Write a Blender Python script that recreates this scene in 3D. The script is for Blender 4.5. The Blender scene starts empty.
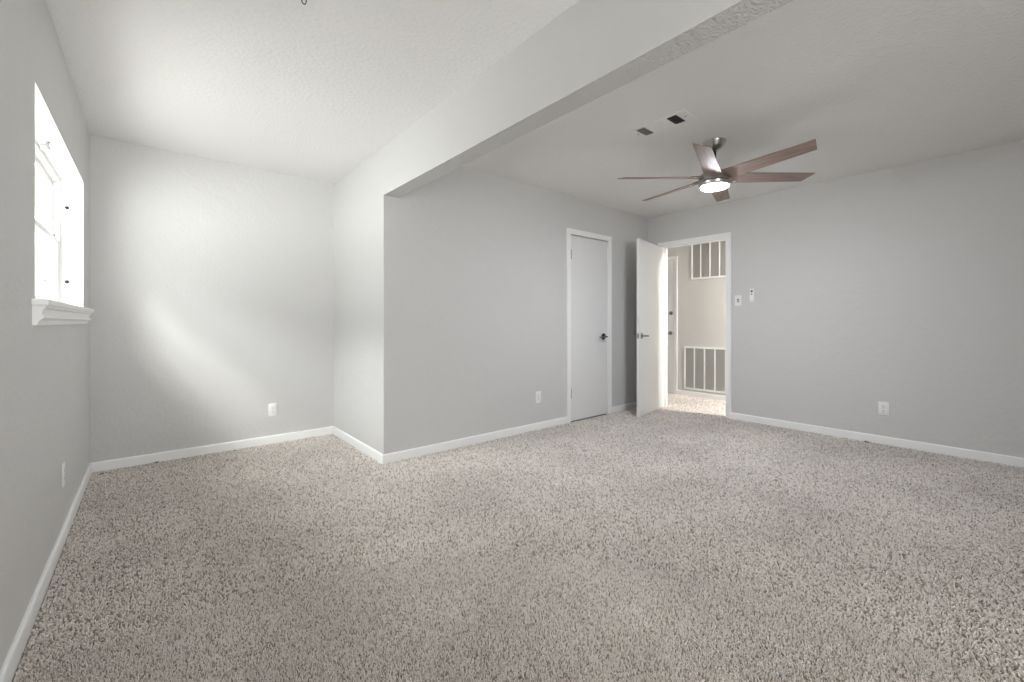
import bpy, bmesh, math, random
import numpy as np
from mathutils import Vector, Matrix
PI = math.pi
sc = bpy.context.scene
C = sc.collection

# ------------------------------------------------------------------ measured layout (metres)
XL, YB, S, D2, D = -0.334, 4.328, 1.369, 3.154, 4.989   # left wall, alcove far wall, stub wall, closet wall, right wall
HA, HM = 2.44, 2.454                                     # ceilings: alcove, main part
ZB, T = 2.067, 0.119                                     # header underside, header thickness
YR = -1.7                                                # rear wall behind the camera
XH = 6.05                                                # hall far wall
WT = 0.11                                                # partition thickness
CAMH = 1.0955

# ------------------------------------------------------------------ camera
cd = bpy.data.cameras.new('camera'); cam = bpy.data.objects.new('camera', cd); C.objects.link(cam)
cd.sensor_fit = 'HORIZONTAL'; cd.sensor_width = 36.0
cd.lens = 429.49 / 1024 * 36.0
cd.shift_y = -(341.0 - 321.72) / 1024
cd.clip_start = 0.02
cam.location = (0, 0, CAMH)
cam.rotation_euler = (PI / 2, 0, -math.radians(40.107))
sc.camera = cam

# ------------------------------------------------------------------ colour management
sc.view_settings.view_transform = 'Standard'
sc.view_settings.look = 'None'
sc.view_settings.gamma = 1.0
sc.view_settings.use_curve_mapping = False
sc.view_settings.exposure = 0.24
sc.cycles.max_bounces = 12
sc.cycles.diffuse_bounces = 8
sc.cycles.transparent_max_bounces = 12
sc.cycles.use_denoising = True
sc.cycles.sample_clamp_indirect = 6.0

# ------------------------------------------------------------------ sky
W = bpy.data.worlds.new('world'); sc.world = W; W.use_nodes = True
nt = W.node_tree; nt.nodes.clear()
wo = nt.nodes.new('ShaderNodeOutputWorld'); bg = nt.nodes.new('ShaderNodeBackground')
tc = nt.nodes.new('ShaderNodeTexCoord'); sx = nt.nodes.new('ShaderNodeSeparateXYZ')
cr = nt.nodes.new('ShaderNodeValToRGB'); mr = nt.nodes.new('ShaderNodeMapRange')
nt.links.new(tc.outputs['Generated'], sx.inputs[0]); nt.links.new(sx.outputs['Z'], mr.inputs['Value'])
mr.inputs['From Min'].default_value = -1; mr.inputs['From Max'].default_value = 1
nt.links.new(mr.outputs[0], cr.inputs[0])
# bright sunlit ground close to the house, duller ground and fences towards the horizon, bright hazy sky higher up
BANDS = [.042, .081, .048, .165]      # steep ground, far ground, low sky, high sky (scaled by the strength)
e = cr.color_ramp.elements
e[0].position = 0.0; e[1].position = 1.0
for p_ in (.26, .30, .48, .52, .70, .74): e.new(p_)
def set_bands(v):
    for i_, j_ in enumerate((0, 0, 1, 1, 2, 2, 3, 3)):
        e[i_].color = (v[j_] * (1, 1, 1, 1)[j_], v[j_] * (.99, .99, 1, 1)[j_], v[j_] * (.97, .97, 1, 1)[j_], 1)
set_bands(BANDS)
# the sky is brighter on the sun's side (AZ is how much brighter)
AZ = 0.0
dt = nt.nodes.new('ShaderNodeVectorMath'); dt.operation = 'DOT_PRODUCT'; dt.inputs[1].default_value = (-.25, -.968, 0)
am = nt.nodes.new('ShaderNodeMapRange'); am.inputs['From Min'].default_value = .0; am.inputs['From Max'].default_value = .9
am.inputs['To Min'].default_value = 1 - AZ; am.inputs['To Max'].default_value = 1 + AZ
nt.links.new(tc.outputs['Generated'], dt.inputs[0]); nt.links.new(dt.outputs['Value'], am.inputs['Value'])
am2 = nt.nodes.new('ShaderNodeVectorMath'); am2.operation = 'SCALE'
up_ = nt.nodes.new('ShaderNodeMath'); up_.operation = 'GREATER_THAN'; up_.inputs[1].default_value = 0.0; nt.links.new(sx.outputs['Z'], up_.inputs[0])
amx = nt.nodes.new('ShaderNodeMix'); amx.data_type = 'FLOAT'; amx.inputs[2].default_value = 1.0
nt.links.new(up_.outputs[0], amx.inputs[0]); nt.links.new(am.outputs[0], amx.inputs[3])
nt.links.new(cr.outputs[0], am2.inputs[0]); nt.links.new(amx.outputs[0], am2.inputs['Scale'])
nt.links.new(am2.outputs[0], bg.inputs[0]); bg.inputs[1].default_value = 200.0
nt.links.new(bg.outputs[0], wo.inputs[0])

def area(name, loc, rot, sx_, sy_, power, col=(1, 1, 1), portal=False, spread=PI):
    l = bpy.data.lights.new(name, 'AREA'); l.shape = 'RECTANGLE'; l.size = sx_; l.size_y = sy_
    l.energy = power; l.color = col; l.spread = spread
    if portal: l.cycles.is_portal = True
    o = bpy.data.objects.new(name, l); C.objects.link(o); o.location = loc; o.rotation_euler = rot
    return o
WZ0, WZ1 = 1.178, 2.008
WIN1 = (2.408, 3.953) # opening along the left wall
ADDED_DOOR = (-0.15, 1.22, 0.06, 2.04)                 # unseen opening added in the rear wall to light the room: x0, x1, z0, z1
# sky portals just outside the glass of each window
area('window_portal', (XL - 0.19, sum(WIN1) / 2, (WZ0 + WZ1) / 2), (0, -PI / 2, 0), .80, 1.55, 1, portal=True)
# hazy low sun, softened by thin cloud
sl = bpy.data.lights.new('sun', 'SUN'); sl.energy = 10.5; sl.angle = math.radians(20); sl.color = (1, .985, .96)
sun = bpy.data.objects.new('sun', sl); C.objects.link(sun); sun.location = (-4, -6, 6)
sun.rotation_euler = Vector((.36, .50, -.57)).to_track_quat('-Z', 'Y').to_euler()

area('added_door_portal', ((ADDED_DOOR[0] + ADDED_DOOR[1]) / 2, YR - 0.185, (ADDED_DOOR[2] + ADDED_DOOR[3]) / 2), (PI / 2, 0, 0), ADDED_DOOR[1] - ADDED_DOOR[0], ADDED_DOOR[3] - ADDED_DOOR[2], 1, portal=True)
# ------------------------------------------------------------------ materials
def mat(name, col, rough=0.6, metal=0.0, bump=None, emit=None, spec=None):
    m = bpy.data.materials.new(name); m.use_nodes = True; n = m.node_tree; b = n.nodes['Principled BSDF']
    b.inputs['Base Color'].default_value = (*col, 1); b.inputs['Roughness'].default_value = rough
    b.inputs['Metallic'].default_value = metal
    if spec is not None: b.inputs['Specular IOR Level'].default_value = spec
    if emit: b.inputs['Emission Color'].default_value = (*emit[0], 1); b.inputs['Emission Strength'].default_value = emit[1]
    if bump:
        prev = None
        for sc_, st, dist in bump:
            t = n.nodes.new('ShaderNodeTexCoord'); no = n.nodes.new('ShaderNodeTexNoise'); bu = n.nodes.new('ShaderNodeBump')
            no.inputs['Scale'].default_value = sc_; no.inputs['Detail'].default_value = 4
            bu.inputs['Strength'].default_value = st; bu.inputs['Distance'].default_value = dist
            n.links.new(t.outputs['Object'], no.inputs['Vector']); n.links.new(no.outputs[0], bu.inputs['Height'])
            if prev: n.links.new(prev.outputs[0], bu.inputs['Normal'])
            prev = bu
        n.links.new(prev.outputs[0], b.inputs['Normal'])
    return m
M = {}
M['wall'] = mat('grey_wall_paint', (.60, .596, .591), .5, bump=[(42, .35, .006), (3.0, .3, .03)], spec=.3)
M['ceil'] = mat('ceiling_paint', (.80, .795, .785), .8, bump=[(48, .55, .008)], spec=.15)
M['stipple'] = mat('rough_stipple_paint', (.60, .596, .591), .75, bump=[(85, 1.0, .012), (160, .6, .005)], spec=.2)
M['trim'] = mat('white_trim_paint', (.87, .87, .87), .38, spec=.4)
M['door'] = mat('white_door_paint', (.74, .74, .735), .42, bump=[(14, .08, .003)], spec=.4)
M['hallwall'] = mat('hall_wall_paint', (.60, .59, .57), .6, bump=[(60, .2, .004)], spec=.3)
M['plastic'] = mat('white_plastic', (.82, .82, .81), .3)
M['greyplastic'] = mat('grey_plastic', (.45, .45, .45), .4)
M['dark'] = mat('dark_slot', (.012, .012, .012), .7)
M['nickel'] = mat('satin_nickel', (.34, .335, .33), .25, 1.0)
M['brushed'] = mat('brushed_nickel', (.50, .485, .47), .28, 1.0)
M['bronze'] = mat('dark_bronze', (.045, .042, .04), .35, .8)
M['vinyl'] = mat('white_window_vinyl', (.84, .84, .83), .35)
M['soffit'] = mat('cream_soffit_paint', (.50, .40, .26), .7)
M['siding'] = mat('pale_siding_paint', (.38, .36, .33), .7)
M['ground'] = mat('outdoor_concrete', (.55, .53, .50), .9, bump=[(20, .3, .01)])
M['lens'] = mat('lit_lamp_lens', (.9, .9, .9), .4, emit=((.90, .94, 1.0), 245.0))
M['halllens'] = mat('added_hall_lens', (.9, .9, .9), .4, emit=((1.0, .955, .89), 500.0))
M['louver'] = mat('grey_grille_metal', (.44, .44, .425), .5)
M['grid'] = mat('grey_damper_metal', (.22, .22, .215), .6)
M['blackish'] = mat('black_damper_metal', (.05, .05, .05), .6)
M['lint'] = mat('dark_lint', (.10, .085, .07), .95)

def glassmat(name, tint, refl=1.0):
    m = bpy.data.materials.new(name); m.use_nodes = True; n = m.node_tree; n.nodes.clear()
    o = n.nodes.new('ShaderNodeOutputMaterial'); mx = n.nodes.new('ShaderNodeMixShader')
    tr = n.nodes.new('ShaderNodeBsdfTransparent'); gl = n.nodes.new('ShaderNodeBsdfGlossy')
    tr.inputs[0].default_value = (*tint, 1); gl.inputs['Roughness'].default_value = 0.02
    ge = n.nodes.new('ShaderNodeNewGeometry'); dt_ = n.nodes.new('ShaderNodeVectorMath'); dt_.operation = 'DOT_PRODUCT'
    n.links.new(ge.outputs['Incoming'], dt_.inputs[0]); n.links.new(ge.outputs['Normal'], dt_.inputs[1])
    def mth(op, a_, b_, src=None):
        q = n.nodes.new('ShaderNodeMath'); q.operation = op
        for i_, v_ in enumerate((a_, b_)):
            if v_ is None: continue
            if isinstance(v_, (int, float)): q.inputs[i_].default_value = v_
            else: n.links.new(v_, q.inputs[i_])
        return q.outputs[0]
    ab = mth('ABSOLUTE', dt_.outputs['Value'], None)
    sch = mth('ADD', mth('MULTIPLY', mth('POWER', mth('SUBTRACT', 1.0, ab), 5.0), .96), .04)
    n.links.new(sch, mx.inputs[0]); n.links.new(tr.outputs[0], mx.inputs[1]); n.links.new(gl.outputs[0], mx.inputs[2])
    n.links.new(mx.outputs[0], o.inputs[0]); return m
M['glass'] = glassmat('window_glass', (.95, .965, .96))
M['tinted'] = glassmat('added_door_glass', (.89, .90, .90))
def screenmat():
    m = bpy.data.materials.new('insect_screen_mesh'); m.use_nodes = True; n = m.node_tree; n.nodes.clear()
    o = n.nodes.new('ShaderNodeOutputMaterial'); mx = n.nodes.new('ShaderNodeMixShader')
    tr = n.nodes.new('ShaderNodeBsdfTransparent'); df = n.nodes.new('ShaderNodeBsdfDiffuse'); df.inputs[0].default_value = (.35, .36, .34, 1)
    mx.inputs[0].default_value = .35
    n.links.new(tr.outputs[0], mx.inputs[1]); n.links.new(df.outputs[0], mx.inputs[2]); n.links.new(mx.outputs[0], o.inputs[0]); return m
M['screen'] = screenmat()

def woodmat():
    m = mat('walnut_blade', (.2, .13, .1), .5); n = m.node_tree; b = n.nodes['Principled BSDF']
    t = n.nodes.new('ShaderNodeTexCoord'); mp = n.nodes.new('ShaderNodeMapping'); no = n.nodes.new('ShaderNodeTexNoise'); r = n.nodes.new('ShaderNodeValToRGB')
    mp.inputs['Scale'].default_value = (2.5, 45, 20); no.inputs['Scale'].default_value = 1.6; no.inputs['Detail'].default_value = 5
    n.links.new(t.outputs['Object'], mp.inputs[0]); n.links.new(mp.outputs[0], no.inputs['Vector']); n.links.new(no.outputs[0], r.inputs[0])
    r.color_ramp.elements[0].position = .3; r.color_ramp.elements[0].color = (.15, .108, .093, 1)
    r.color_ramp.elements[1].position = .7; r.color_ramp.elements[1].color = (.35, .26, .225, 1)
    n.links.new(r.outputs[0], b.inputs['Base Color']); return m
M['wood'] = woodmat()

def carpetmat():
    m = bpy.data.materials.new('speckled_frieze_carpet'); m.use_nodes = True; n = m.node_tree; b = n.nodes['Principled BSDF']
    b.inputs['Roughness'].default_value = .95; b.inputs['Specular IOR Level'].default_value = .08
    b.inputs['Sheen Weight'].default_value = .15
    at = n.nodes.new('ShaderNodeAttribute'); at.attribute_name = 'tuft'
    r = n.nodes.new('ShaderNodeValToRGB'); els = r.color_ramp.elements
    els[0].position = 0; els[0].color = (.27, .22, .185, 1)
    els[1].position = 1; els[1].color = (.96, .92, .885, 1)
    x = els.new(.18); x.color = (.60, .53, .475, 1)
    x = els.new(.42); x.color = (.86, .80, .75, 1)
    n.links.new(at.outputs['Fac'], r.inputs[0])
    t = n.nodes.new('ShaderNodeTexCoord'); no = n.nodes.new('ShaderNodeTexNoise'); no.inputs['Scale'].default_value = 1.6; no.inputs['Detail'].default_value = 3
    mrn = n.nodes.new('ShaderNodeMapRange'); mrn.inputs['From Min'].default_value = .3; mrn.inputs['From Max'].default_value = .7
    mrn.inputs['To Min'].default_value = .88; mrn.inputs['To Max'].default_value = 1.08
    mul = n.nodes.new('ShaderNodeMixRGB'); mul.blend_type = 'MULTIPLY'; mul.inputs[0].default_value = 1
    n.links.new(t.outputs['Object'], no.inputs['Vector']); n.links.new(no.outputs[0], mrn.inputs[0])
    n.links.new(r.outputs[0], mul.inputs[1]); n.links.new(mrn.outputs[0], mul.inputs[2]); n.links.new(mul.outputs[0], b.inputs['Base Color'])
    return m
M['carpet'] = carpetmat()
def backingmat():
    m = bpy.data.materials.new('carpet_ground_pile'); m.use_nodes = True; n = m.node_tree; b = n.nodes['Principled BSDF']
    b.inputs['Roughness'].default_value = 1.0; b.inputs['Specular IOR Level'].default_value = .05
    t = n.nodes.new('ShaderNodeTexCoord'); no = n.nodes.new('ShaderNodeTexNoise'); no.inputs['Scale'].default_value = 120; no.inputs['Detail'].default_value = 3
    r = n.nodes.new('ShaderNodeValToRGB'); r.color_ramp.elements[0].position = .4; r.color_ramp.elements[0].color = (.20, .165, .14, 1)
    r.color_ramp.elements[1].position = .6; r.color_ramp.elements[1].color = (.5, .45, .40, 1)
    bu = n.nodes.new('ShaderNodeBump'); bu.inputs['Strength'].default_value = .8; bu.inputs['Distance'].default_value = .01
    n.links.new(t.outputs['Object'], no.inputs['Vector']); n.links.new(no.outputs[0], r.inputs[0]); n.links.new(r.outputs[0], b.inputs['Base Color'])
    n.links.new(no.outputs[0], bu.inputs['Height']); n.links.new(bu.outputs[0], b.inputs['Normal']); return m
M['backing'] = backingmat()

# ------------------------------------------------------------------ mesh helpers
def newbm(): return bmesh.new()
def box(bm, x0, x1, y0, y1, z0, z1, bevel=0):
    x0, x1 = min(x0, x1), max(x0, x1); y0, y1 = min(y0, y1), max(y0, y1); z0, z1 = min(z0, z1), max(z0, z1)
    mt = Matrix.Translation(((x0 + x1) / 2, (y0 + y1) / 2, (z0 + z1) / 2)) @ Matrix.Diagonal((x1 - x0, y1 - y0, z1 - z0, 1))
    r = bmesh.ops.create_cube(bm, size=1, matrix=mt)
    if bevel:
        es = list({ed for v in r['verts'] for ed in v.link_edges})
        bmesh.ops.bevel(bm, geom=es, offset=bevel, segments=2, affect='EDGES', profile=.5)
    return bm
def lathe(bm, prof, axis='Z', c=(0, 0, 0), seg=40):
    """prof: list of (r, h); closed at the ends."""
    c = Vector(c); rings = []
    def P(r, h, a):
        u, v = r * math.cos(a), r * math.sin(a)
        return c + (Vector((u, v, h)) if axis == 'Z' else Vector((h, u, v)) if axis == 'X' else Vector((u, h, v)))
    for r, h in prof: rings.append([bm.verts.new(P(r, h, 2 * PI * i / seg)) for i in range(seg)])
    for a, b in zip(rings, rings[1:]):
        for i in range(seg): bm.faces.new((a[i], a[(i + 1) % seg], b[(i + 1) % seg], b[i]))
    bm.faces.new(rings[0][::-1]); bm.faces.new(rings[-1])
    return bm
def tube(bm, pts, rad, seg=12):
    pts = [Vector(p) for p in pts]; rings = []
    rads = rad if isinstance(rad, (list, tuple)) else [rad] * len(pts)
    for i, p in enumerate(pts):
        d = (pts[min(i + 1, len(pts) - 1)] - pts[max(i - 1, 0)]).normalized()
        up = Vector((0, 0, 1)) if abs(d.z) < .9 else Vector((1, 0, 0))
        a = d.cross(up).normalized(); b = d.cross(a).normalized()
        rings.append([bm.verts.new(p + (a * math.cos(2 * PI * k / seg) + b * math.sin(2 * PI * k / seg)) * rads[i]) for k in range(seg)])
    for a, b in zip(rings, rings[1:]):
        for i in range(seg): bm.faces.new((a[i], a[(i + 1) % seg], b[(i + 1) % seg], b[i]))
    bm.faces.new(rings[0][::-1]); bm.faces.new(rings[-1])
    return bm
def obj(name, bm, m, parent=None, smooth=False, label=None):
    bmesh.ops.recalc_face_normals(bm, faces=bm.faces)
    me = bpy.data.meshes.new(name); bm.to_mesh(me); bm.free(); me.materials.append(m)
    o = bpy.data.objects.new(name, me); C.objects.link(o)
    if smooth:
        for p in me.polygons: p.use_smooth = True
        try: me.set_sharp_from_angle(angle=math.radians(35))
        except Exception: pass
    if parent: o.parent = parent
    if label: o['label'] = label
    return o
def struct(name, bm, m, smooth=False):
    o = obj(name, bm, m, None, smooth); o['kind'] = 'structure'; return o
def tag(o, label, cat, group=None):
    o['label'] = label; o['category'] = cat
    if group: o['group'] = group
    return o
def thing(name, label, cat, loc=(0, 0, 0), rotz=0, group=None):
    o = bpy.data.objects.new(name, None); C.objects.link(o); o.empty_display_size = .1
    o.location = loc; o.rotation_euler = (0, 0, rotz); return tag(o, label, cat, group)
def sroot(name, loc=(0, 0, 0), rotz=0):
    o = bpy.data.objects.new(name, None); C.objects.link(o); o.location = loc; o.rotation_euler = (0, 0, rotz)
    o['kind'] = 'structure'; return o

# ------------------------------------------------------------------ shell
CT = 2.60   # top of the partitions
b = newbm(); box(b, XL - .2, XH + .15, YR - .2, 4.75, -.12, 0); struct('floor', b, M['backing'])
YSEAM = 2.48
b = newbm()
box(b, XL - .2, S + .02, YSEAM, YB + .15, HA, 2.75); box(b, XL - .2, S + .02, YR - .2, YSEAM, HA - .0025, 2.75)
struct('ceiling_alcove', b, M['ceil'])
b = newbm(); box(b, S + .021, D + WT / 2, YR - .2, D2 + .12, HM, 2.75); struct('ceiling_main', b, M['ceil'])
b = newbm(); box(b, D + WT / 2, XH + .15, .1, 4.72, 2.44, 2.75); struct('ceiling_hall', b, M['ceil'])

XO = XL - .16   # outer face of the left wall
def wall_with_holes(b, fn, a0, a1, holes):
    """fn(a0,a1,z0,z1) adds a box; holes = [(h0,h1,z0,z1)]"""
    a = a0
    for h0, h1, z0, z1 in holes:
        fn(a, h0, 0, CT)
        if z0 > 0: fn(h0, h1, 0, z0)
        fn(h0, h1, z1, CT); a = h1
    fn(a, a1, 0, CT)
b = newbm()
wall_with_holes(b, lambda p, q, z0, z1: box(b, XO, XL, p, q, z0, z1), YR - .16, YB + .15,
                [(WIN1[0], WIN1[1], WZ0, WZ1)])
struct('wall_left', b, M['wall'])
b = newbm()
wall_with_holes(b, lambda p, q, z0, z1: box(b, p, q, YR - .16, YR, z0, z1), XL, D, [ADDED_DOOR])
struct('wall_rear', b, M['wall'])
b = newbm(); box(b, XL, S, YB, YB + .15, 0, CT); struct('wall_alcove', b, M['wall'])
b = newbm(); box(b, S, S + T, D2 + .003, YB + .15, 0, CT); struct('wall_stub', b, M['wall'])
# closet wall with a shallow recess for the door
CD0, CD1, CDH = 3.482, 4.138, 2.047
b = newbm(); box(b, S, S + T, D2 - .002, D2 + .003, 0, CT)
wall_with_holes(b, lambda p, q, z0, z1: box(b, p, q, D2, D2 + .12, z0, z1), S + T, D, [(CD0 - .02, CD1 + .02, 0, CDH + .02)])
box(b, CD0 - .1, CD1 + .1, D2 + .12, D2 + .15, 0, 2.2)
struct('wall_closet', b, M['wall'])
# header: smooth faces, rough underside
b = newbm(); box(b, S, S + T, YR, D2 - .0021, ZB, CT)
o = struct('wall_header', b, M['wall']); o.data.materials.append(M['stipple'])
for p in o.data.polygons:
    if p.normal.z < -.9: p.material_index = 1
# right wall with the hall doorway
DY0, DY1, DZ = 2.160, 2.948, 2.044
b = newbm()
wall_with_holes(b, lambda p, q, z0, z1: box(b, D, D + WT, p, q, z0, z1), YR - .16, 4.72, [(DY0 - .018, DY1 + .018, 0, DZ + .018)])
struct('wall_right', b, M['wall'])
b = newbm(); box(b, XH, XH + .12, .1, 4.72, 0, CT); struct('wall_hall', b, M['hallwall'])
b = newbm(); box(b, D + WT, XH, 4.60, 4.72, 0, CT); box(b, D + WT, XH, .1, .2, 0, CT); struct('wall_hall_ends', b, M['hallwall'])

# baseboards
BH, BT = .078, .012
def base_profile(b, p0, p1, nrm, h=BH, t=BT, z0=0.0, m0=0, m1=0):
    """extrude a baseboard from p0 to p1 (xy), nrm = into the room"""
    prof = [(0, z0), (t, z0), (t, h - .010), (t - .002, h - .004), (t - .006, h), (0, h)]
    n = Vector((nrm[0], nrm[1], 0)); r = []
    tg = (Vector((p1[0], p1[1], 0)) - Vector((p0[0], p0[1], 0))).normalized()
    for p, m in ((p0, -m0), (p1, m1)): r.append([b.verts.new(Vector((p[0], p[1], 0)) + n * u + tg * (u * m) + Vector((0, 0, z))) for u, z in prof])
    k = len(prof)
    for i in range(k): b.faces.new((r[0][i], r[0][(i + 1) % k], r[1][(i + 1) % k], r[1][i]))
    b.faces.new(r[0][::-1]); b.faces.new(r[1])
for nm, p0, p1, n_, m0, m1 in [
    ('baseboard_left', (XL, YR), (XL, YB), (1, 0), -1, -1), ('baseboard_alcove', (XL, YB), (S, YB), (0, -1), -1, -1),
    ('baseboard_stub', (S, D2 - .002), (S, YB), (-1, 0), 1, -1), ('baseboard_rear', (ADDED_DOOR[1], YR), (D, YR), (0, 1), 0, -1)]:
    b = newbm(); base_profile(b, p0, p1, n_, m0=m0, m1=m1); struct(nm, b, M['trim'])
b = newbm(); base_profile(b, (S, D2 - .002), (3.423, D2 - .002), (0, -1), m0=1); base_profile(b, (4.197, D2), (D, D2), (0, -1), m1=-1); struct('baseboard_closet', b, M['trim'])
b = newbm(); base_profile(b, (D, YR), (D, 2.104), (-1, 0), m0=-1); base_profile(b, (D, 3.007), (D, D2), (-1, 0), m1=-1); struct('baseboard_right', b, M['trim'])
b = newbm(); base_profile(b, (XH, .2), (XH, 3.33), (-1, 0)); struct('baseboard_hall', b, M['trim'])

# ------------------------------------------------------------------ door casings
def casing(b, horiz, a0, a1, top, wo, off, sgn, w=.058, t=.014):
    """U-shaped casing; horiz(a,n,z)->world; a0,a1 = opening edges; off plane; sgn into room"""
    def bx(p, q, z0, z1, tt, bev=.002):
        A = horiz(p, off); B = horiz(q, off + sgn * tt)
        box(b, A[0], B[0], A[1], B[1], z0, z1, bev)
    e_ = .022
    for s_, pin, pout in ((1, a0, a0 - w), (-1, a1, a1 + w)):
        bx(pin, pout + s_ * e_, 0, top, t * .7, 0)
        bx(pout + s_ * e_, pout, 0, top + w - e_, t, 0)
    bx(a0 - w + e_, a1 + w - e_, top, top + w - e_, t * .7, 0)
    bx(a0 - w, a1 + w, top + w - e_, top + w, t, 0)
hx = lambda a, n: (a, n)
hy = lambda a, n: (n, a)
# closet door -------------------------------------------------------
cdoor = sroot('door_1', (0, 0, 0))
b = newbm(); casing(b, hx, CD0, CD1, CDH, .058, D2, -1)
box(b, CD0 - .018, CD0, D2, D2 + .12, 0, CDH + .018); box(b, CD1, CD1 + .018, D2, D2 + .12, 0, CDH + .018); box(b, CD0, CD1, D2, D2 + .12, CDH, CDH + .018)
obj('door_casing', b, M['trim'], cdoor)
b = newbm(); box(b, CD0 + .003, CD1 - .003, D2 + .006, D2 + .041, .012, CDH - .008, .0015); slab = obj('door_slab', b, M['door'], cdoor)
for z in (.316, 1.828):
    b = newbm(); lathe(b, [(.0065, -.052), (.0075, -.05), (.0075, .05), (.0065, .052)], 'Z', (CD0 + .006, D2 - .004, z), 14)
    box(b, CD0 + .004, CD0 + .026, D2 + .003, D2 + .0065, z - .048, z + .048)
    obj('hinge', b, M['nickel'], cdoor, True)
def lever(root, x, y0, z, sgn, dirx, m_rose, m_lev, L=.115, r=.033):
    """lever set on a face with normal sgn along local y"""
    b = newbm(); lathe(b, [(r, 0), (r, sgn * .006), (r * .85, sgn * .010), (.014, sgn * .012), (.011, sgn * .016), (.011, sgn * .045), (.008, sgn * .05)], 'Y', (x, y0, z), 28)
    h = obj('door_handle', b, m_rose, root, True)
    b = newbm(); tube(b, [(x - dirx * .010, y0 + sgn * .050, z), (x + dirx * .01, y0 + sgn * .052, z + .001), (x + dirx * L * .5, y0 + sgn * .050, z - .001), (x + dirx * L * .85, y0 + sgn * .047, z - .004), (x + dirx * L, y0 + sgn * .042, z - .006)], [.009, .0105, .009, .008, .006], 12)
    obj('lever', b, m_lev, h, True)
    return h
lever(cdoor, 4.062, D2 + .006, .922, -1, -1, M['bronze'], M['nickel'], L=.125, r=.037)  # dark rosette colour stands in for a dark reflection in the nickel

# hall doorway and the open door -------------------------------------
ddoor = sroot('door_2', (4.972, 2.936, 0), math.radians(11.8) + PI)
inv = Matrix.Rotation(-(math.radians(11.8) + PI), 4, 'Z')
b = newbm(); casing(b, hy, DY0, DY1, DZ, .058, D, -1); casing(b, hy, DY0, DY1, DZ, .058, D + WT, 1)
for y0, y1 in ((DY0 - .018, DY0), (DY1, DY1 + .018)): box(b, D, D + WT, y0, y1, 0, DZ + .018)
box(b, D, D + WT, DY0, DY1, DZ, DZ + .018)
box(b, D + .05, D + .062, DY0, DY0 + .012, 0, DZ); box(b, D + .05, D + .062, DY1 - .012, DY1, 0, DZ); box(b, D + .05, D + .062, DY0, DY1, DZ - .012, DZ)
struct('trim_1', b, M['trim'])
# door slab local: x runs from hinge towards the free end, thickness along -y (the closet side)
b = newbm(); box(b, 0, .763, -.035, 0, .015, 2.036, .0015); obj('door_slab', b, M['door'], ddoor)
lever(ddoor, .763 - .06, 0, .935, 1, -1, M['nickel'], M['nickel'], L=.11)
lever(ddoor, .763 - .06, -.035, .935, -1, -1, M['nickel'], M['nickel'], L=.11)
b = newbm(); box(b, .7625, .7645, -.029, -.006, .905, .962); box(b, .763, .772, -.023, -.012, .925, .942, .002); obj('latch', b, M['nickel'], ddoor)
for z in (.25, 1.02, 1.80):
    b = newbm(); lathe(b, [(.007, -.048), (.007, .048)], 'Z', (-.004, -.036, z), 12); obj('hinge', b, M['nickel'], ddoor, True)

# hall entry door ------------------------------------------------------
edoor = sroot('door_3', (XH, 3.378, 0), PI / 2)     # local x -> world y, local y -> world -x
ED1 = .86
b = newbm(); casing(b, hx, 0, ED1, 2.035, .045, 0, 1, w=.048); obj('door_casing', b, M['trim'], edoor)
b = newbm(); box(b, .004, ED1 - .004, -.001, .006, .015, 2.03, .001); obj('door_slab', b, M['door'], edoor)
lever(edoor, .058, .006, .922, 1, 1, M['nickel'], M['nickel'], L=.11, r=.030)
b = newbm(); lathe(b, [(.028, 0), (.028, .008), (.024, .014), (.016, .016), (.016, .02)], 'Y', (.048, .006, 1.227), 24); box(b, .038, .058, .02, .036, 1.222, 1.232, .001)
obj('deadbolt', b, M['nickel'], edoor, True)

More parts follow.
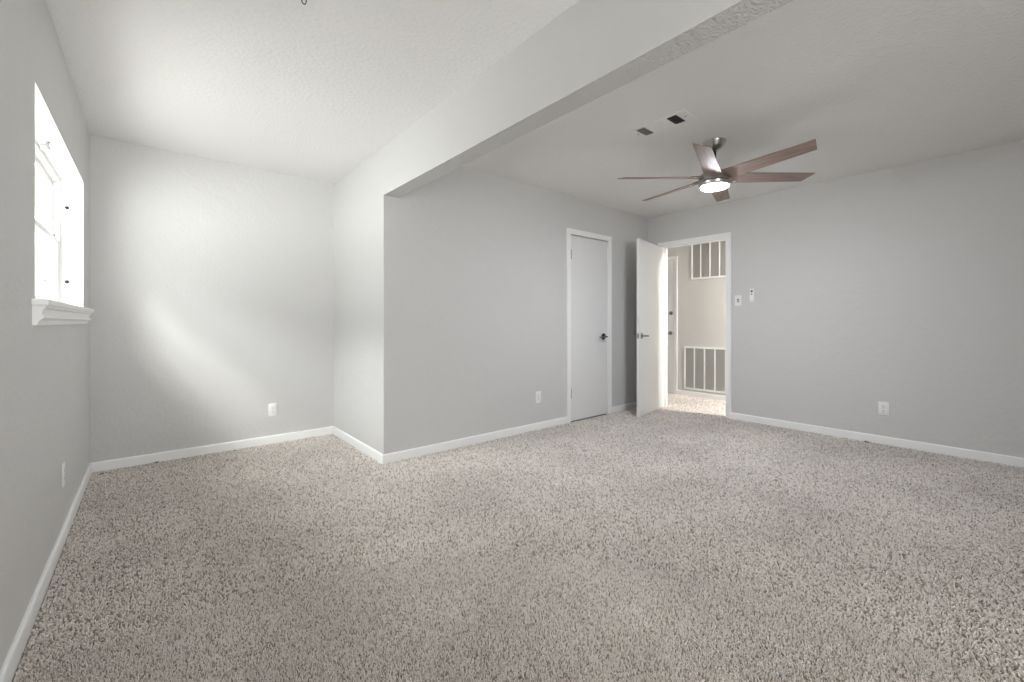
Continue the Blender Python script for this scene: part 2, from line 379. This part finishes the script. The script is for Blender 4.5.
# ------------------------------------------------------------------ windows
def make_window(name, loc, rotz, Wd, sash_lock=True):
    """local x along the wall 0..Wd, y outward from the inner wall face, z absolute"""
    r = sroot(name, loc, rotz); z0, z1 = WZ0, WZ1; d0, d1 = .106, .165
    b = newbm()
    f = .028
    box(b, 0, f, d0, d1, z0, z1, .002); box(b, Wd - f, Wd, d0, d1, z0, z1, .002)
    box(b, f, Wd - f, d0, d1, z1 - f, z1, .002); box(b, f, Wd - f, d0, d1, z0, z0 + f * .6, .002)
    obj('window_frame', b, M['vinyl'], r)
    mid = 1.60
    def sash(nm, za, zb, ya, yb):
        s = .030; b = newbm()
        box(b, f, f + s, ya, yb, za, zb, .002); box(b, Wd - f - s, Wd - f, ya, yb, za, zb, .002)
        box(b, f + s, Wd - f - s, ya, yb, zb - s, zb, .002); box(b, f + s, Wd - f - s, ya, yb, za, za + s, .002)
        o = obj(nm, b, M['vinyl'], r)
        b = newbm(); ym = (ya + yb) / 2; box(b, f + s, Wd - f - s, ym - .002, ym + .002, za + s, zb - s); obj('pane', b, M['glass'], o)
        return o
    sash('sash', mid - .015, z1 - f, d0 + .030, d0 + .052)
    ls = sash('sash', z0 + f * .6, mid + .015, d0 + .004, d0 + .026)
    b = newbm(); box(b, f, Wd - f, d1 - .004, d1 - .003, z0 + .017, mid); obj('insect_screen', b, M['screen'], r)
    if sash_lock:
        for u in (Wd * .25, Wd - .13):
            b = newbm(); box(b, u - .022, u + .022, d0 + .006, d0 + .024, mid + .015, mid + .022, .002); lathe(b, [(.009, 0), (.009, .012)], 'Z', (u, d0 + .014, mid + .022), 12)
            box(b, u - .004, u + .03, d0 + .010, d0 + .018, mid + .026, mid + .033, .002); obj('sash_lock', b, M['nickel'], r, True)
    # stool and apron moulding on the room side
    b = newbm(); box(b, -.075, Wd + .075, -.045, 0, z0 - .022, z0 + .001, .004); box(b, 0, Wd, -.001, d0, z0 - .002, z0 + .001)
    obj('window_sill', b, M['trim'], r)
    b = newbm()
    prof = [(0, z0 - .022), (-.036, z0 - .022), (-.036, z0 - .030), (-.028, z0 - .036), (-.024, z0 - .050), (-.022, z0 - .056), (-.030, z0 - .060), (-.030, z0 - .068), (-.018, z0 - .078), (-.012, z0 - .096), (0, z0 - .096)]
    rr = [[b.verts.new((x, y, z)) for y, z in prof] for x in (-.055, Wd + .055)]
    k = len(prof)
    for i in range(k): b.faces.new((rr[0][i], rr[0][(i + 1) % k], rr[1][(i + 1) % k], rr[1][i]))
    b.faces.new(rr[0][::-1]); b.faces.new(rr[1]); obj('window_apron', b, M['trim'], r)
    # white reveal lining of the opening
    b = newbm(); g = .0015
    box(b, 0, g, .001, d0, z0, z1); box(b, Wd - g, Wd, .001, d0, z0, z1); box(b, 0, Wd, .001, d0, z1 - g, z1)
    obj('reveal_lining', b, M['trim'], r)
    # cream outer brickmould
    b = newbm(); t = .05
    box(b, -t, .006, d1 - .004, d1 + .045, z0 - t, z1 + t); box(b, Wd - .006, Wd + t, d1 - .004, d1 + .045, z0 - t, z1 + t)
    box(b, 0, Wd, d1 - .004, d1 + .045, z1 - .006, z1 + t); box(b, 0, Wd, d1 - .004, d1 + .06, z0 - t, z0 + .01)
    obj('outer_trim', b, M['soffit'], r)
    return r
make_window('window_1', (XL, WIN1[0], 0), PI / 2, WIN1[1] - WIN1[0])
# unseen sliding door added in the rear wall as a daylight source
pd = sroot('window_added', (0, 0, 0)); x0, x1, z0, z1 = ADDED_DOOR; xm = (x0 + x1) / 2
b = newbm(); box(b, x0, x0 + .04, YR - .14, YR - .02, z0, z1); box(b, x1 - .04, x1, YR - .14, YR - .02, z0, z1)
box(b, x0 + .04, x1 - .04, YR - .14, YR - .02, z1 - .04, z1); box(b, x0 + .04, x1 - .04, YR - .14, YR - .02, z0, z0 + .03); obj('window_frame', b, M['vinyl'], pd)
for p, q, yy in ((x0 + .04, xm + .03, YR - .06), (xm - .03, x1 - .04, YR - .11)):
    b = newbm(); za, zb = z0 + .03, z1 - .04
    box(b, p, p + .06, yy - .015, yy + .015, za, zb, .002); box(b, q - .06, q, yy - .015, yy + .015, za, zb, .002)
    box(b, p + .06, q - .06, yy - .015, yy + .015, zb - .06, zb, .002); box(b, p + .06, q - .06, yy - .015, yy + .015, za, za + .09, .002)
    o = obj('sash', b, M['vinyl'], pd); b = newbm(); box(b, p + .06, q - .06, yy - .003, yy + .003, za + .09, zb - .06); obj('pane', b, M['tinted'], o)
b = newbm(); box(b, xm - .02, xm + .02, YR - .045, YR - .03, .95, 1.15, .004); obj('pull_handle', b, M['nickel'], pd)

# small sockets on the far jamb of the window, one grey peg under the head
for z, lab in ((1.826, 'upper white round socket with a dark hole on the window jamb'), (1.351, 'lower white round socket with a dark hole on the window jamb, near the sill')):
    t = thing('blind_socket', lab, 'bracket', (XL - .074, WIN1[1] - .0015, z))
    b = newbm(); lathe(b, [(.019, 0), (.019, -.003), (.015, -.008), (.010, -.009)], 'Y', seg=24); obj('socket_ring', b, M['plastic'], t, True)
    b = newbm(); lathe(b, [(.0105, -.0085), (.0105, -.0104)], 'Y', seg=20); obj('socket_hole', b, M['dark'], t)
pg = thing('blind_peg', 'small grey round peg hanging under the head of the window recess', 'bracket', (-.405, 3.175, WZ1 - .0015))
b = newbm(); lathe(b, [(.017, 0), (.017, -.006), (.014, -.010), (.014, -.022), (.018, -.026), (.018, -.040), (.014, -.044)], 'Z', seg=24); obj('peg_stem', b, M['greyplastic'], pg, True)

# ------------------------------------------------------------------ outside
b = newbm(); box(b, XO - .33, XO, YR - .5, 7.5, 2.30, 2.33); box(b, XO - .35, XO - .33, YR - .5, 7.5, 2.27, 2.45)
box(b, ADDED_DOOR[0] - .9, ADDED_DOOR[1] + 1.2, YR - 1.9, YR - .16, 2.22, 2.32)  # unseen porch roof added to keep sun and high sky off the rear opening
eave = tag(obj('eave_and_added_roof', b, M['soffit']), 'cream roof eave above the outside of the window, plus an unseen added porch roof', 'eave')
wing = thing('siding_wall', 'pale vertical board wall outside, seen through the upper window sash', 'wall', (-3.2, 7.4, -.15))
b = newbm()
for i in range(18):
    box(b, -2.8 + i * .30, -2.8 + i * .30 + .285, 0, .05, 0, 4.0); box(b, -2.8 + i * .30 + .28, -2.8 + i * .30 + .305, -.02, .05, 0, 4.0)
obj('boards', b, M['siding'], wing)
b = newbm(); box(b, 2.55, 2.68, -.05, .05, 0, 4.0, .004); obj('corner_board', b, M['soffit'], wing)

# ------------------------------------------------------------------ outlets, switch, remote
def outlet(label, loc, rotz):
    t = thing('wall_outlet', label, 'outlet', loc, rotz)
    b = newbm(); box(b, -.036, .036, -.006, 0, -.0585, .0585, .003); obj('cover_plate', b, M['plastic'], t, True)
    for z in (-.0195, .0195):
        b = newbm(); box(b, -.0165, .0165, -.0075, -.005, z - .0145, z + .0145, .002); f = obj('socket', b, M['plastic'], t)
        b = newbm(); box(b, -.0078, -.0056, -.0079, -.007, z - .002, z + .008); box(b, .0056, .0078, -.0079, -.007, z - .002, z + .006); lathe(b, [(.0024, -.0079), (.0024, -.007)], 'Y', (0, 0, z - .008), 10)
        obj('slots', b, M['dark'], f)
    b = newbm(); lathe(b, [(.003, -.0066), (.003, -.0055)], 'Y', seg=12); obj('screw', b, M['nickel'], t)
    return t
outlet('white duplex outlet low on the alcove end wall', (.840, YB, .306), 0)
outlet('white duplex outlet low on the wall left of the closet door', (3.001, D2, .333), 0)
outlet('white duplex outlet low on the long right-hand wall', (D, .792, .324), -PI / 2)
outlet('white duplex outlet on the left wall below the window', (XL, 3.07, .335), PI / 2)
sw = thing('light_switch', 'white toggle light switch beside the open doorway', 'switch', (D, 2.027, 1.331), -PI / 2)
b = newbm(); box(b, -.036, .036, -.006, 0, -.0585, .0585, .003); obj('cover_plate', b, M['plastic'], sw, True)
b = newbm(); box(b, -.011, .011, -.0072, -.0055, -.018, .018); obj('slot_and_shadow', b, M['grid'], sw)  # enlarged and darkened to stand for the toggle's shadow
b = newbm(); box(b, -.0045, .0045, -.017, -.006, -.008, .004, .0015); obj('toggle', b, M['plastic'], sw)
rm = thing('fan_remote', 'white fan remote in a wall cradle, right of the light switch', 'remote control', (D, 1.880, 1.380), -PI / 2)
b = newbm(); box(b, -.026, .026, -.012, 0, -.075, -.012, .008); obj('cradle', b, M['plastic'], rm, True)
b = newbm(); box(b, -.021, .021, -.022, -.004, -.066, .072, .006); obj('remote_body', b, M['plastic'], rm, True)
b = newbm(); lathe(b, [(.011, -.0235), (.011, -.021)], 'Y', (0, 0, .046), 20); obj('button', b, M['dark'], rm)
b = newbm(); lathe(b, [(.0085, -.0235), (.0085, -.021)], 'Y', (0, 0, .015), 20); obj('button', b, M['grid'], rm)
b = newbm(); lathe(b, [(.021, -.026), (.0215, -.021)], 'Y', (0, 0, -.028), 28); obj('dial', b, M['plastic'], rm, True)

# ------------------------------------------------------------------ return air grilles in the hall
def grille(label, y1, z0, z1, cell, n, group=None):
    wdt = cell * n
    t = thing('air_grille', label, 'vent', (XH, y1, z0), PI / 2, group)   # local -x runs towards -y
    h = z1 - z0; b = newbm(); fr = .026
    box(b, -wdt - fr, 0 + fr - fr, 0, .012, 0, fr, .002); box(b, -wdt - fr, 0, 0, .012, h - fr, h, .002)
    box(b, -fr, 0, 0, .012, fr, h - fr, .002); box(b, -wdt - fr, -wdt, 0, .012, fr, h - fr, .002)
    obj('grille_frame', b, M['trim'], t)
    b = newbm()
    for i in range(1, n): box(b, -i * cell - .018, -i * cell, .0, .011, fr, h - fr, .001)
    obj('divider_bars', b, M['trim'], t)
    b = newbm(); k = int((h - 2 * fr) / .0125)
    for i in range(k):
        z = fr + (i + .5) * (h - 2 * fr) / k
        v = [b.verts.new(p) for p in ((-wdt - fr, .001, z + .006), (0, .001, z + .006), (0, .009, z - .002), (-wdt - fr, .009, z - .002), (-wdt - fr, .0005, z + .005), (0, .0005, z + .005), (0, .0085, z - .003), (-wdt - fr, .0085, z - .003))]
        for q in ((0, 1, 2, 3), (7, 6, 5, 4), (0, 3, 7, 4), (1, 5, 6, 2), (3, 2, 6, 7), (0, 4, 5, 1)): b.faces.new([v[j] for j in q])
    box(b, -wdt - fr + .002, -.002, .0002, .0012, .002, h - .002)
    obj('louvers', b, M['louver'], t, label='grey louvered face')
grille('tall white upper air grille high on the hall wall', 3.115, 1.708, 2.238, .134, 5)
grille('white lower air grille just above the hall baseboard', 3.222, .105, .735, .148, 5)

# unseen ceiling lamp added to light the hall
for y_, lab in ((1.00, 'added unseen round flush white lamp on the hall ceiling, right of the doorway'),):
    hl = thing('added_hall_lamp', lab, 'lamp', (5.50, y_, 2.44))
    b = newbm(); lathe(b, [(.15, 0), (.15, -.02), (.14, -.03)], 'Z', seg=36); obj('lamp_base', b, M['plastic'], hl, True)
    b = newbm(); lathe(b, [(.135, -.028), (.13, -.05), (.09, -.075), (.02, -.085)], 'Z', seg=36); obj('lamp_lens', b, M['halllens'], hl, True)

# ------------------------------------------------------------------ ceiling register
vt = thing('ceiling_register', 'white ceiling air register with two dark openings near the fan', 'vent', (2.692, 1.600, HM))
b = newbm(); x0, x1, y0, y1 = -.085, .085, -.208, .200
sec = [(-.142, -.070), (.095, .163)]
ys = [y0, sec[0][0], sec[0][1], sec[1][0], sec[1][1], y1]
for i in (0, 2, 4): box(b, x0, x1, ys[i], ys[i + 1], -.007, 0, .0015)
for i in (1, 3): box(b, x0, -.066, ys[i], ys[i + 1], -.007, 0); box(b, .070, x1, ys[i], ys[i + 1], -.007, 0)
obj('register_frame', b, M['ceil'], vt)
for k, (p, q) in enumerate(sec):
    b = newbm(); box(b, -.066, .070, p, q, -.0015, -.0005); obj('opening', b, M['dark'] if k == 0 else M['grid'], vt)
    b = newbm()
    for i in range(1, 7):
        x = -.066 + .136 * i / 7; box(b, x - .0011, x + .0011, p, q, -.0065, -.002)
    for i in range(1, 4):
        y = p + (q - p) * i / 4; box(b, -.066, .070, y - .001, y + .001, -.006, -.002)
    obj('register_blades', b, M['blackish'] if k == 0 else M['grid'], vt)
for y in (-.175, .182):
    b = newbm(); lathe(b, [(.006, -.0085), (.006, -.006)], 'Z', (0, y, 0), 12); obj('screw', b, M['grid'], vt)

# ------------------------------------------------------------------ hook in the alcove ceiling
hk = thing('ceiling_hook', 'small dark metal hook screwed into the alcove ceiling', 'hook', (.475, 1.905, HA - .0025))
b = newbm(); pts = [(0, 0, 0), (0, 0, -.014)] + [(.009 - .009 * math.cos(a), 0, -.014 - .016 * math.sin(a) - .004) for a in [i * PI / 8 for i in range(1, 10)]]
tube(b, pts, .0022, 8); lathe(b, [(.007, 0), (.006, -.003)], 'Z', seg=14); obj('hook_wire', b, M['bronze'], hk, True)

# ------------------------------------------------------------------ ceiling fan
fan = thing('ceiling_fan', 'six-bladed brown wood ceiling fan with brushed nickel body and lit round lamp', 'ceiling fan', (3.262, 1.497, HM))
b = newbm(); lathe(b, [(.082, 0), (.082, -.006), (.078, -.012), (.068, -.036), (.050, -.058), (.030, -.068), (.020, -.070)], 'Z', seg=44); obj('canopy', b, M['brushed'], fan, True)
b = newbm(); lathe(b, [(.0125, -.06), (.0125, -.19)], 'Z', seg=20); obj('downrod', b, M['bronze'], fan, True)
b = newbm(); lathe(b, [(.018, -.165), (.024, -.170), (.026, -.195), (.045, -.215), (.060, -.225), (.062, -.246)], 'Z', seg=40); obj('yoke_cover', b, M['bronze'], fan, True)
b = newbm(); lathe(b, [(.060, -.240), (.100, -.248), (.111, -.256), (.113, -.262), (.113, -.300), (.110, -.303)], 'Z', seg=56); body = obj('motor_housing', b, M['brushed'], fan, True)
b = newbm(); lathe(b, [(.106, -.303), (.106, -.310)], 'Z', seg=56); obj('seam_band', b, M['bronze'], body, True)
b = newbm(); lathe(b, [(.110, -.310), (.113, -.313), (.110, -.328), (.098, -.338)], 'Z', seg=56); lh = obj('lamp_housing', b, M['brushed'], fan, True)
b = newbm(); lathe(b, [(.097, -.335), (.095, -.343), (.085, -.349), (.05, -.353), (.01, -.354)], 'Z', seg=56); obj('lamp_lens', b, M['lens'], fan, True)
PITCH = math.tan(math.radians(14))
def blade_mesh():
    b = newbm(); th = .006; us = [.105, .16, .30, .45, .60, .70]
    lo, hi = [], []
    for i, u in enumerate(us):
        k = (u - .105) / (.70 - .105); wn = -.064 + .010 * k; wp = .064 - .016 * k
        un = u + (.018 if i == len(us) - 1 else 0); up_ = u - (.022 if i == len(us) - 1 else 0)
        for L, dz in ((hi, th / 2), (lo, -th / 2)):
            L.append([b.verts.new((uu, w, -PITCH * w + dz)) for uu, w in ((un, wn), ((un + up_) / 2, 0), (up_, wp))])
    n = len(us)
    for i in range(n - 1):
        for j in range(2):
            b.faces.new((hi[i][j], hi[i + 1][j], hi[i + 1][j + 1], hi[i][j + 1])); b.faces.new((lo[i][j + 1], lo[i + 1][j + 1], lo[i + 1][j], lo[i][j]))
        b.faces.new((lo[i][0], lo[i + 1][0], hi[i + 1][0], hi[i][0])); b.faces.new((hi[i][2], hi[i + 1][2], lo[i + 1][2], lo[i][2]))
    for i in (0, n - 1):
        for j in range(2): b.faces.new((lo[i][j], hi[i][j], hi[i][j + 1], lo[i][j + 1]))
    return b
for k in range(6):
    a = math.radians(-161 + 60 * k)
    bl = obj('blade', blade_mesh(), M['wood'], fan); bl.location = (0, 0, -.270); bl.rotation_euler = (0, 0, a)
    bm_ = newbm()
    v = []
    for u, w in ((.10, -.045), (.15, -.045), (.185, -.02), (.185, .02), (.15, .045), (.10, .045)): v.append((u, w))
    top = [bm_.verts.new((u, w, -PITCH * w + .009)) for u, w in v]; bot = [bm_.verts.new((u, w, -PITCH * w + .003)) for u, w in v]
    bm_.faces.new(top); bm_.faces.new(bot[::-1])
    for i in range(6): bm_.faces.new((top[i], bot[i], bot[(i + 1) % 6], top[(i + 1) % 6]))
    obj('blade_bracket', bm_, M['bronze'], bl)

# ------------------------------------------------------------------ lint on the carpet
rnd = random.Random(4)
for (x, y, lab, s) in ((4.93, .90, 'small dark lint scrap on the carpet against the right baseboard', .03), (.03, 4.295, 'tiny dark lint crumb on the carpet along the alcove baseboard', .016), (-.27, 4.22, 'tiny dark lint crumb on the carpet in the alcove left corner', .014)):
    b = newbm(); tube(b, [(s * math.cos(i * .9) * (.4 + .1 * i), s * math.sin(i * 1.3) * (.5 + .06 * i), .012 + .004 * math.sin(i * 2)) for i in range(9)], .0022, 6)
    o = obj('lint', b, M['lint']); o.location = (x, y, 0); tag(o, lab, 'lint')

# ------------------------------------------------------------------ carpet pile
def carpet(name, label, part):
    rs = np.random.RandomState(3)
    cells = []
    def grid(x0, x1, y0, y1, sp, keep):
        xs = np.arange(x0, x1, sp); ys = np.arange(y0, y1, sp); X, Y = np.meshgrid(xs, ys); p = np.stack([X.ravel(), Y.ravel()], 1)
        p = p + (rs.rand(*p.shape) - .5) * sp * .95
        return p[keep(p)]
    near = lambda p: np.hypot(p[:, 0] - 0, p[:, 1] - 0) < 2.0
    def inside(p):
        x, y = p[:, 0], p[:, 1]
        room = (x > XL + .016) & (x < D - .016) & (((x < S - .016) & (y < YB - .016)) | ((x >= S - .016) & (y < D2 - .016)))
        # shallow recess of the doorway and the hall
        hall = (x >= D - .016) & (x < XH - .016) & (y > 1.9) & (y < 3.9) & ((x > D + WT) | ((y > DY0 + .016) & (y < DY1 - .016)))
        c, s_ = math.cos(math.radians(40.107)), math.sin(math.radians(40.107))
        d = x * s_ + y * c; r = x * c - y * s_
        vis = (d > .45) & (np.abs(r) < d * 1.45 + .45)
        return (room | hall) & vis
    P1 = grid(XL, 3, -2, 3, .0048, lambda p: near(p) & inside(p) & part(p))
    P2 = grid(XL, XH, -2.0, YB, .0075, lambda p: (~near(p)) & inside(p) & part(p))
    out_v, out_c = [], []
    n_tot = 0; faces = []
    for p, sp in ((P1, .0048), (P2, .0075)):
        n = len(p); k = sp / .0048
        h = (.008 + .0065 * rs.rand(n)); r0 = sp * (.42 + .17 * rs.rand(n)); ang = rs.rand(n) * 2 * PI
        lean = rs.rand(n) * .0065 * k; la = rs.rand(n) * 2 * PI
        lx, ly = lean * np.cos(la), lean * np.sin(la)
        V = np.zeros((n, 7, 3))
        for ring, (hh, rr, lf) in enumerate(((0.0, .9, 0), (.62, 1.0, .5))):
            for j in range(3):
                a = ang + j * 2 * PI / 3 + ring * .6
                V[:, ring * 3 + j, 0] = p[:, 0] + r0 * rr * np.cos(a) + lx * lf
                V[:, ring * 3 + j, 1] = p[:, 1] + r0 * rr * np.sin(a) + ly * lf
                V[:, ring * 3 + j, 2] = h * hh
        V[:, 6, 0] = p[:, 0] + lx * 1.3; V[:, 6, 1] = p[:, 1] + ly * 1.3; V[:, 6, 2] = h
        base = n_tot + np.arange(n) * 7
        for f in ((0, 1, 4), (0, 4, 3), (1, 2, 5), (1, 5, 4), (2, 0, 3), (2, 3, 5), (3, 4, 6), (4, 5, 6), (5, 3, 6)):
            faces.append(base[:, None] + np.array(f)[None, :])
        out_v.append(V.reshape(-1, 3)); c = rs.rand(n); out_c.append(np.repeat(c, 7)); n_tot += n * 7
    V = np.concatenate(out_v).astype(np.float32); F = np.concatenate(faces).astype(np.int32); cc = np.concatenate(out_c).astype(np.float32)
    me = bpy.data.meshes.new(name); me.vertices.add(len(V)); me.vertices.foreach_set('co', V.ravel())
    me.loops.add(F.size); me.loops.foreach_set('vertex_index', F.ravel()); me.polygons.add(len(F))
    me.polygons.foreach_set('loop_start', np.arange(0, F.size, 3, dtype=np.int32))
    me.polygons.foreach_set('use_smooth', np.ones(len(F), dtype=bool))
    me.update(calc_edges=True)
    at = me.attributes.new('tuft', 'FLOAT', 'POINT'); at.data.foreach_set('value', cc)
    me.materials.append(M['carpet'])
    o = bpy.data.objects.new(name, me); C.objects.link(o)
    o['kind'] = 'stuff'; tag(o, label, 'carpet')
    print('tufts', len(P1), len(P2))
carpet('carpet_pile', 'speckled beige and brown frieze carpet pile covering the room floor', lambda p: p[:, 0] < D - .016)
carpet('carpet_pile', 'speckled beige carpet pile on the hall floor beyond the open doorway', lambda p: p[:, 0] >= D - .0)
